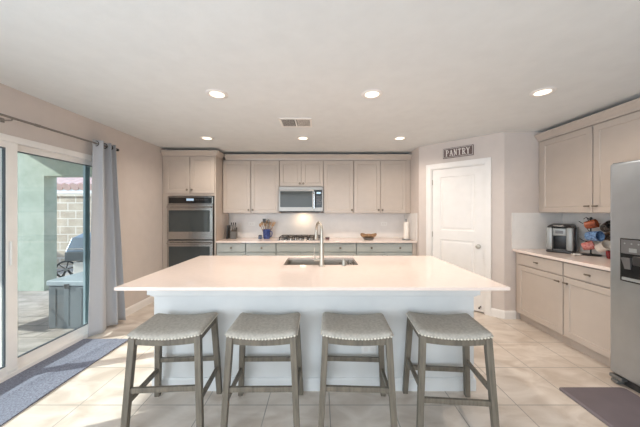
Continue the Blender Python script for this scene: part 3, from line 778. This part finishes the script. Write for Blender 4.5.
for y in (2.905, 3.02, 3.10):
    MB().tube([(.028*math.sin(t*PI/8)*1.0+.0, y, 2.160+.028*math.cos(t*PI/8)) for t in range(16)], .004, 6, closed=True).build('grommet', M['blackm'], cu, True)

# ------------------------------------------------------------------ ceiling lights and vent
CL = [(-.911, 2.30), (.46, 2.30), (1.935, 2.26), (-1.60, 3.68), (-.24, 3.68), (1.13, 3.68)]
names = ['recessed ceiling light above the left half of the island', 'recessed ceiling light above the middle of the island', 'recessed ceiling light nearest the right-hand cabinets',
         'recessed ceiling light in front of the oven cabinet', 'recessed ceiling light in front of the microwave', 'recessed ceiling light in front of the pantry side wall']
lens = emis('downlight_lens', (255, 236, 214), 3.0)
def downlight(x, y, label, e):
    t = thing('ceiling_light', label, 'ceiling light', (x, y, HC), group='recessed ceiling lights')
    MB().lathe([(.058, -.003), (.064, -.009), (.086, -.008), (.094, -.002), (.094, -.0003)], 32, (0,0,0), cap=False).build('trim_ring', M['trim'], t, True)
    MB().lathe([(.0595, -.0004), (.0595, -.004), (0, -.006)], 28).build('lens', lens, t, True)
    lamp('downlight_lamp', 'AREA', (0, 0, -.012), (0, 0, 0), energy=e, color=(1.0, .87, .74), size=.11, parent=t, spread=R(150)).data.shape = 'DISK'
for (x, y), nm in zip(CL, names): downlight(x, y, nm, 10.0)
vt = thing('ceiling_vent', 'white slatted ceiling air vent between the ceiling lights', 'vent', (-.28, 3.04, HC))
MB().box(-.185, .185, -.15, -.118, -.008, -.0005).box(-.185, .185, .118, .15, -.008, -.0005).box(-.185, -.16, -.118, .118, -.008, -.0005).box(.16, .185, -.118, .118, -.008, -.0005).box(-.010, .010, -.118, .118, -.008, -.0005).build('vent_frame', M['trim'], vt)
MB().box(-.16, .16, -.118, .118, -.002, -.0006).build('duct_backing', mat('duct_dark', (118, 114, 110), .8), vt)
for k in range(11):
    for sx in (-1, 1):
        c = sx*(.022+.0128*k)
        MB().hexa([(c-.002,-.116,-.009),(c+.000,-.116,-.009),(c+.000,.116,-.009),(c-.002,.116,-.009),(c+sx*.005-.002,-.116,-.0022),(c+sx*.005,-.116,-.0022),(c+sx*.005,.116,-.0022),(c+sx*.005-.002,.116,-.0022)]).build('slat', M['trim'], vt)

# ------------------------------------------------------------------ pantry sign
sg = thing('pantry_sign', 'dark wooden PANTRY sign above the pantry door', 'sign', (c45(.378)[0], c45(.378)[1], 2.192), ANG)
MB().box(0, .405, -.020, -.001, 0, .146, .002).build('sign_board', M['signwood'], sg)
MB().box(.008, .397, -.0215, -.020, .008, .013).box(.008, .397, -.0215, -.020, .133, .138).box(.008, .013, -.0215, -.020, .013, .133).box(.392, .397, -.0215, -.020, .013, .133).build('sign_border', M['signwhite'], sg)
H_ = .086; T_ = .013
def stroke(mb, x0, z0, x1, z1, w_=T_):
    d = Vector((x1-x0, 0, z1-z0)); n = Vector((-d.z, 0, d.x)).normalized()*w_/2
    a, b = Vector((x0, 0, z0)), Vector((x1, 0, z1)); y0, y1 = Vector((0, -.0232, 0)), Vector((0, -.020, 0))
    mb.hexa([a-n+y0, b-n+y0, b-n+y1, a-n+y1, a+n+y0, b+n+y0, b+n+y1, a+n+y1])
def serif(mb, x, z, w_=.024): stroke(mb, x-w_/2, z, x+w_/2, z, .006)
def letter(ch, ox):
    mb = MB(); oz = .030; W_ = .040
    S = lambda a, b, c, d, w_=T_: stroke(mb, ox+a, oz+b, ox+c, oz+d, w_)
    F = lambda a, b, w_=.024: serif(mb, ox+a, oz+b, w_)
    if ch == 'P' or ch == 'R':
        S(.010, 0, .010, H_); F(.010, 0); F(.006, H_, .02)
        pts = [(.010, H_-.003), (.026, H_-.003), (.037, H_-.014), (.037, H_-.032), (.026, H_-.043), (.010, H_-.043)]
        for p, q in zip(pts, pts[1:]): S(*p, *q, .009)
        if ch == 'R': S(.022, H_-.045, .038, 0, .010); F(.040, 0, .016)
    elif ch == 'A':
        S(.004, 0, .020, H_, .008); S(.020, H_, .037, 0, .012); S(.010, .028, .032, .028, .007); F(.004, 0, .018); F(.037, 0, .020)
    elif ch == 'N':
        S(.007, 0, .007, H_, .008); S(.036, 0, .036, H_, .008); S(.007, H_, .036, 0, .012); F(.007, 0, .018); F(.005, H_, .016); F(.036, H_, .018)
    elif ch == 'T':
        S(.021, 0, .021, H_); S(.002, H_-.004, .040, H_-.004, .009); F(.021, 0); S(.003, H_-.004, .003, H_-.018, .006); S(.039, H_-.004, .039, H_-.018, .006)
    elif ch == 'Y':
        S(.021, 0, .021, .040); S(.021, .040, .004, H_, .011); S(.021, .040, .038, H_, .008); F(.021, 0); F(.004, H_, .018); F(.038, H_, .018)
    o = mb.build('letter', M['signwhite'], sg)
for k, ch in enumerate('PANTRY'): letter(ch, .040+.0555*k)

# ------------------------------------------------------------------ counter things, back wall
kb = thing('knife_block', 'dark grey knife block with knives near the oven cabinet', 'knife block', (-1.545, 4.66, .9145), R(10))
MB().hexa([(-.055,-.07,0),(.055,-.07,0),(.055,.08,0),(-.055,.08,0),(-.05,-.05,.13),(.05,-.05,.13),(.05,.07,.20),(-.05,.07,.20)], .005).build('block', M['knifeblock'], kb)
k_ = 0
for x in (-.03, 0, .03):
    for y, z in ((-.02, .15), (.035, .185)):
        kf = MB().bar((x, y, z-.02), (x, y-.035, z+.02), .006, .02).build('knife', M['chrome'], kb)
        MB().bar((x, y-.035, z+.02), (x+.004*x/.03, y-.075, z+.105), .016, .024, .018, .022, .003).build('knife_handle', M['blackm' if k_ % 2 else 'silverp'], kf); k_ += 1
tb = tag(MB().hexa([(-.012,-.08,0),(.012,-.08,0),(.012,.08,0),(-.012,.08,0),(-.012,-.04,.24),(.010,-.04,.24),(.010,.10,.24),(-.012,.10,.24)], .004).build('cutting_board', M['darkp']), 'narrow dark board standing left of the knife block', 'cutting board')
tb.location = (-1.645, 4.66, .9145)
uc = thing('utensil_crock', 'cobalt blue crock standing left of the cooktop', 'crock', (-.955, 4.66, .9145))
MB().lathe([(.052, 0), (.058, .01), (.064, .06), (.066, .14), (.070, .165), (.063, .168), (.058, .14), (.054, .02), (0, .015)], 28).build('crock_body', M['blueglaze'], uc, True)
MB().tube([(.064, -.02, .13), (.095, -.03, .13), (.105, -.03, .09), (.09, -.03, .045), (.062, -.02, .04)], .008, 8).build('handle', M['blueglaze'], uc, True)
random.seed(5)
uts = [('wooden_spoon', -.075, .0, .31, 'woodspoon'), ('spatula', -.045, .03, .345, 'darkp'), ('wooden_spoon', -.02, -.03, .29, 'woodspoon'), ('ladle', .03, .02, .345, 'pewter'),
       ('wooden_spoon', .055, -.02, .31, 'woodspoon'), ('wooden_spoon', .0, .035, .33, 'woodspoon'), ('spatula', .105, .01, .29, 'brownwood'), ('wooden_spoon', -.10, -.02, .28, 'brownwood')]
ulab = ['pale wooden spoon leaning left in the blue crock', 'dark spatula standing behind the spoons in the blue crock', 'short wooden spoon at the front of the blue crock', 'pewter ladle standing right of centre in the blue crock',
        'pale wooden spoon leaning right in the blue crock', 'tall upright wooden spoon at the back of the blue crock', 'brown spatula leaning furthest right in the blue crock', 'brown wooden spoon leaning furthest left in the blue crock']
for (nm, dx, dy, h, m_), lb in zip(uts, ulab):
    t = thing(nm, lb, 'utensil', (-.955, 4.66, .9145), group='utensils in the blue crock')
    a = Vector((dx*.25, dy*.3, .03)); b = Vector((dx, dy, h-.06))
    MB().tube([a, b], .006, 8).build('handle', M[m_], t, True)
    d = (b-a).normalized()
    if nm == 'spatula': MB().bar(b-d*.01, b+d*.07, .05, .008, .06, .008, .003).build('blade', M[m_], t)
    else:
        mb = MB().lathe([(0, -.006), (.016, -.004), (.024, .0), (.018, .007), (0, .010)], 16, (0,0,0), 'Y')
        for v in mb.bm.verts: v.co.z *= 1.45
        mb.bm.transform(Matrix.Translation(b+d*.025)); mb.build('bowl', M[m_], t, True)
o = thing('small_jar', 'small blue-grey square jar left of the blue crock', 'jar', (-1.062, 4.62, .9145))
MB().box(-.03, .03, -.025, .025, 0, .055, .005).build('jar_body', mat('slate_glaze', (78, 88, 112), .4), o)
MB().box(-.027, .027, -.022, .022, .055, .068, .003).build('lid', M['darkp'], o)
o = thing('spice_tin', 'small dark red tin right of the cooktop', 'tin', (.128, 4.50, .9145))
MB().box(-.035, .035, -.02, .02, 0, .036, .004).build('tin_body', mat('dark_red_tin', (96, 56, 58), .4), o)
MB().box(-.036, .036, -.021, .021, .036, .046, .002).build('lid', M['pewter'], o)
bo = thing('wooden_bowl', 'brown wavy-rimmed wooden bowl on a dark grey foot', 'bowl', (.84, 4.50, .9145))
mb = MB(); bm = mb.bm; n = 40; prof = [(0, .034), (.07, .036), (.11, .050), (.135, .074), (.142, .092), (.136, .095), (.118, .074), (.085, .056), (.05, .048), (0, .046)]
rings = []
for r_, z in prof:
    rings.append([bm.verts.new((max(r_, .001)*math.cos(2*PI*k/n), .72*max(r_, .001)*math.sin(2*PI*k/n), z+(.018*math.sin(2*PI*k/n*3+.5)*(r_/.15)**3))) for k in range(n)])
for p, q in zip(rings, rings[1:]):
    for k in range(n): bm.faces.new((p[k], p[(k+1)%n], q[(k+1)%n], q[k]))
bm.faces.new(rings[0][::-1]); bm.faces.new(rings[-1])
mb.build('bowl_body', M['brownwood'], bo, True)
MB().lathe([(.078, 0), (.084, .006), (.088, .020), (.100, .036)], 28).build('foot', M['pewter'], bo, True)
pt = thing('paper_towel_holder', 'dark metal holder near the side wall carrying the paper towel roll', 'paper towel holder', (1.49, 4.50, .9145))
MB().lathe([(.075, 0), (.075, .006), (.060, .012), (.010, .014), (.0075, .06), (.0075, .33)], 28).build('stand', M['pewter'], pt, True)
MB().lathe([(.006, .33), (.013, .338), (.013, .348), (0, .354)], 14).build('finial', M['pewter'], pt, True)
pr = tag(MB().lathe([(.010, .0), (.040, .0), (.0405, .002), (.0405, .285), (.010, .287)], 28, cap=False).build('paper_towel_roll', M['paper'], None, True), 'white paper towel roll standing near the side wall', 'paper towel')
pr.location = (1.49, 4.50, .9295)

# ------------------------------------------------------------------ coffee maker
cm = thing('coffee_maker', 'silver and black single-serve coffee maker on the right counter', 'coffee maker', (2.905, 3.13, .9145), R(-52))
MB().box(-.118, .118, -.13, .14, 0, .030, .010).build('base', M['darkp'], cm, True)
MB().box(-.118, .118, -.02, .14, .030, .315, .012).build('rear_housing', M['darkp'], cm, True)
for sx in (-1, 1):
    MB().box(sx*.118 if sx < 0 else .060, -.060 if sx < 0 else .118, -.125, -.021, .031, .295, .012).build('side_tower', M['silverp'], cm, True)
MB().box(-.059, .059, -.115, -.021, .200, .29, .008).build('brew_head', M['silverp'], cm, True)
MB().hexa([(-.115,-.125,.297),(.115,-.125,.297),(.115,.13,.317),(-.115,.13,.317),(-.09,-.10,.325),(.09,-.10,.325),(.09,.11,.338),(-.09,.11,.338)], .006).build('lid', M['darkp'], cm, True)
MB().tube([(-.05,-.125,.315), (-.04,-.145,.318), (.04,-.145,.318), (.05,-.125,.315)], .007, 8).build('lid_handle', M['chrome'], cm, True)
MB().box(-.055, .055, -.122, -.03, .031, .040, .002).build('drip_tray', M['greyp'], cm)
MB().box(-.035, .035, -.118, -.1155, .225, .262).build('display', M['greyp'], cm)
MB().box(.1185, .138, .0, .13, .012, .300, .008).build('water_tank', mat('smoked_tank', (62, 62, 64), .15), cm, True)

# ------------------------------------------------------------------ mug stand and mugs
ms = thing('mug_stand', 'black wire mug tree beside the refrigerator', 'mug stand', (3.02, 2.90, .9145))
MB().lathe([(.085, 0), (.085, .008), (.01, .014), (.007, .03), (.007, .40), (.012, .41), (0, .425)], 20).build('pole', M['blackm'], ms, True)
arms = [(-.075, .06, .30), (.02, -.08, .28), (-.085, -.04, .23), (-.08, .05, .11), (-.06, -.10, .16), (.05, .09, .34), (.08, 0.0, .18)]
for dx, dy, z in arms:
    MB().tube([(0, 0, z+.03), (dx*.6, dy*.6, z+.045), (dx, dy, z+.075)], .004, 8).build('hook', M['blackm'], ms, True)
for s_ in (-1, 1): MB().tube([(0, 0, .39), (.03*s_, .02, .42), (.05*s_, .03, .40)], .004, 8).build('curl', M['blackm'], ms, True)
def mug(loc, rz, tilt, m_, mi, label, s_=1.0):
    t = thing('mug', label, 'mug', loc, group='mugs on the mug tree')
    t.rotation_euler = (R(tilt), 0, R(rz))
    MB().lathe([(.030*s_, 0), (.036*s_, .004), (.041*s_, .05*s_), (.042*s_, .088*s_), (.039*s_, .088*s_), (.037*s_, .05*s_), (.032*s_, .008), (0, .008)], 24).build('mug_body', m_, t, True)
    MB().tube([(.039*s_, 0, .072*s_), (.062*s_, 0, .070*s_), (.070*s_, 0, .046*s_), (.060*s_, 0, .022*s_), (.039*s_, 0, .018*s_)], .0055, 8).build('handle', mi, t, True)
mugs = [((2.945, 2.885, 1.245), 25, 72, glaze('orange_glaze', (190, 100, 60), (96, 50, 44), 40), 'orange mug at the upper left of the mug tree', 1.1),
        ((3.070, 2.800, 1.215), -20, 66, glaze('dark_glaze', (50, 42, 40), (150, 140, 130), 60), 'dark patterned mug at the top right of the mug tree', 1.25),
        ((2.885, 2.800, 1.135), 5, 85, glaze('blue_glaze', (120, 156, 196), (36, 60, 104), 60), 'light blue mug with dark pattern facing outward on the mug tree', 1.3),
        ((2.930, 2.905, 1.005), 40, 70, glaze('red_glaze', (176, 72, 66), (222, 160, 150), 50), 'pinkish red mug at the lower left of the mug tree', 1.1),
        ((2.985, 2.780, 1.005), -10, 62, glaze('white_glaze', (236, 226, 214)), 'white mug hanging low at the front of the mug tree', 1.25),
        ((3.045, 2.80, 1.115), -15, 75, glaze('brown_glaze', (92, 66, 54), (180, 160, 140), 50), 'brown speckled mug just above the white mug on the mug tree', 1.1)]
for loc, rz, tilt, m_, lb, k in mugs: mug(loc, rz, tilt, m_, m_, lb, k)
mr = glaze('crimson_glaze', (126, 30, 34))
mug((2.985, 2.665, .9148), 200, 0, mr, mr, 'dark red mug standing on the counter below the mug tree', .9)
sp_ = thing('white_spoon_rest', 'white spoon rest lying on the counter left of the mug tree', 'spoon rest', (2.86, 2.90, .9145), R(35))
mb = MB().lathe([(.0, .001), (.035, .0), (.048, .010), (.044, .012), (.03, .005), (0, .004)], 24); mb.build('dish', M['white_plastic'], sp_, True)
MB().bar((-.04, 0, .008), (-.12, 0, .012), .018, .006, .012, .005, .001).build('handle', M['white_plastic'], sp_)
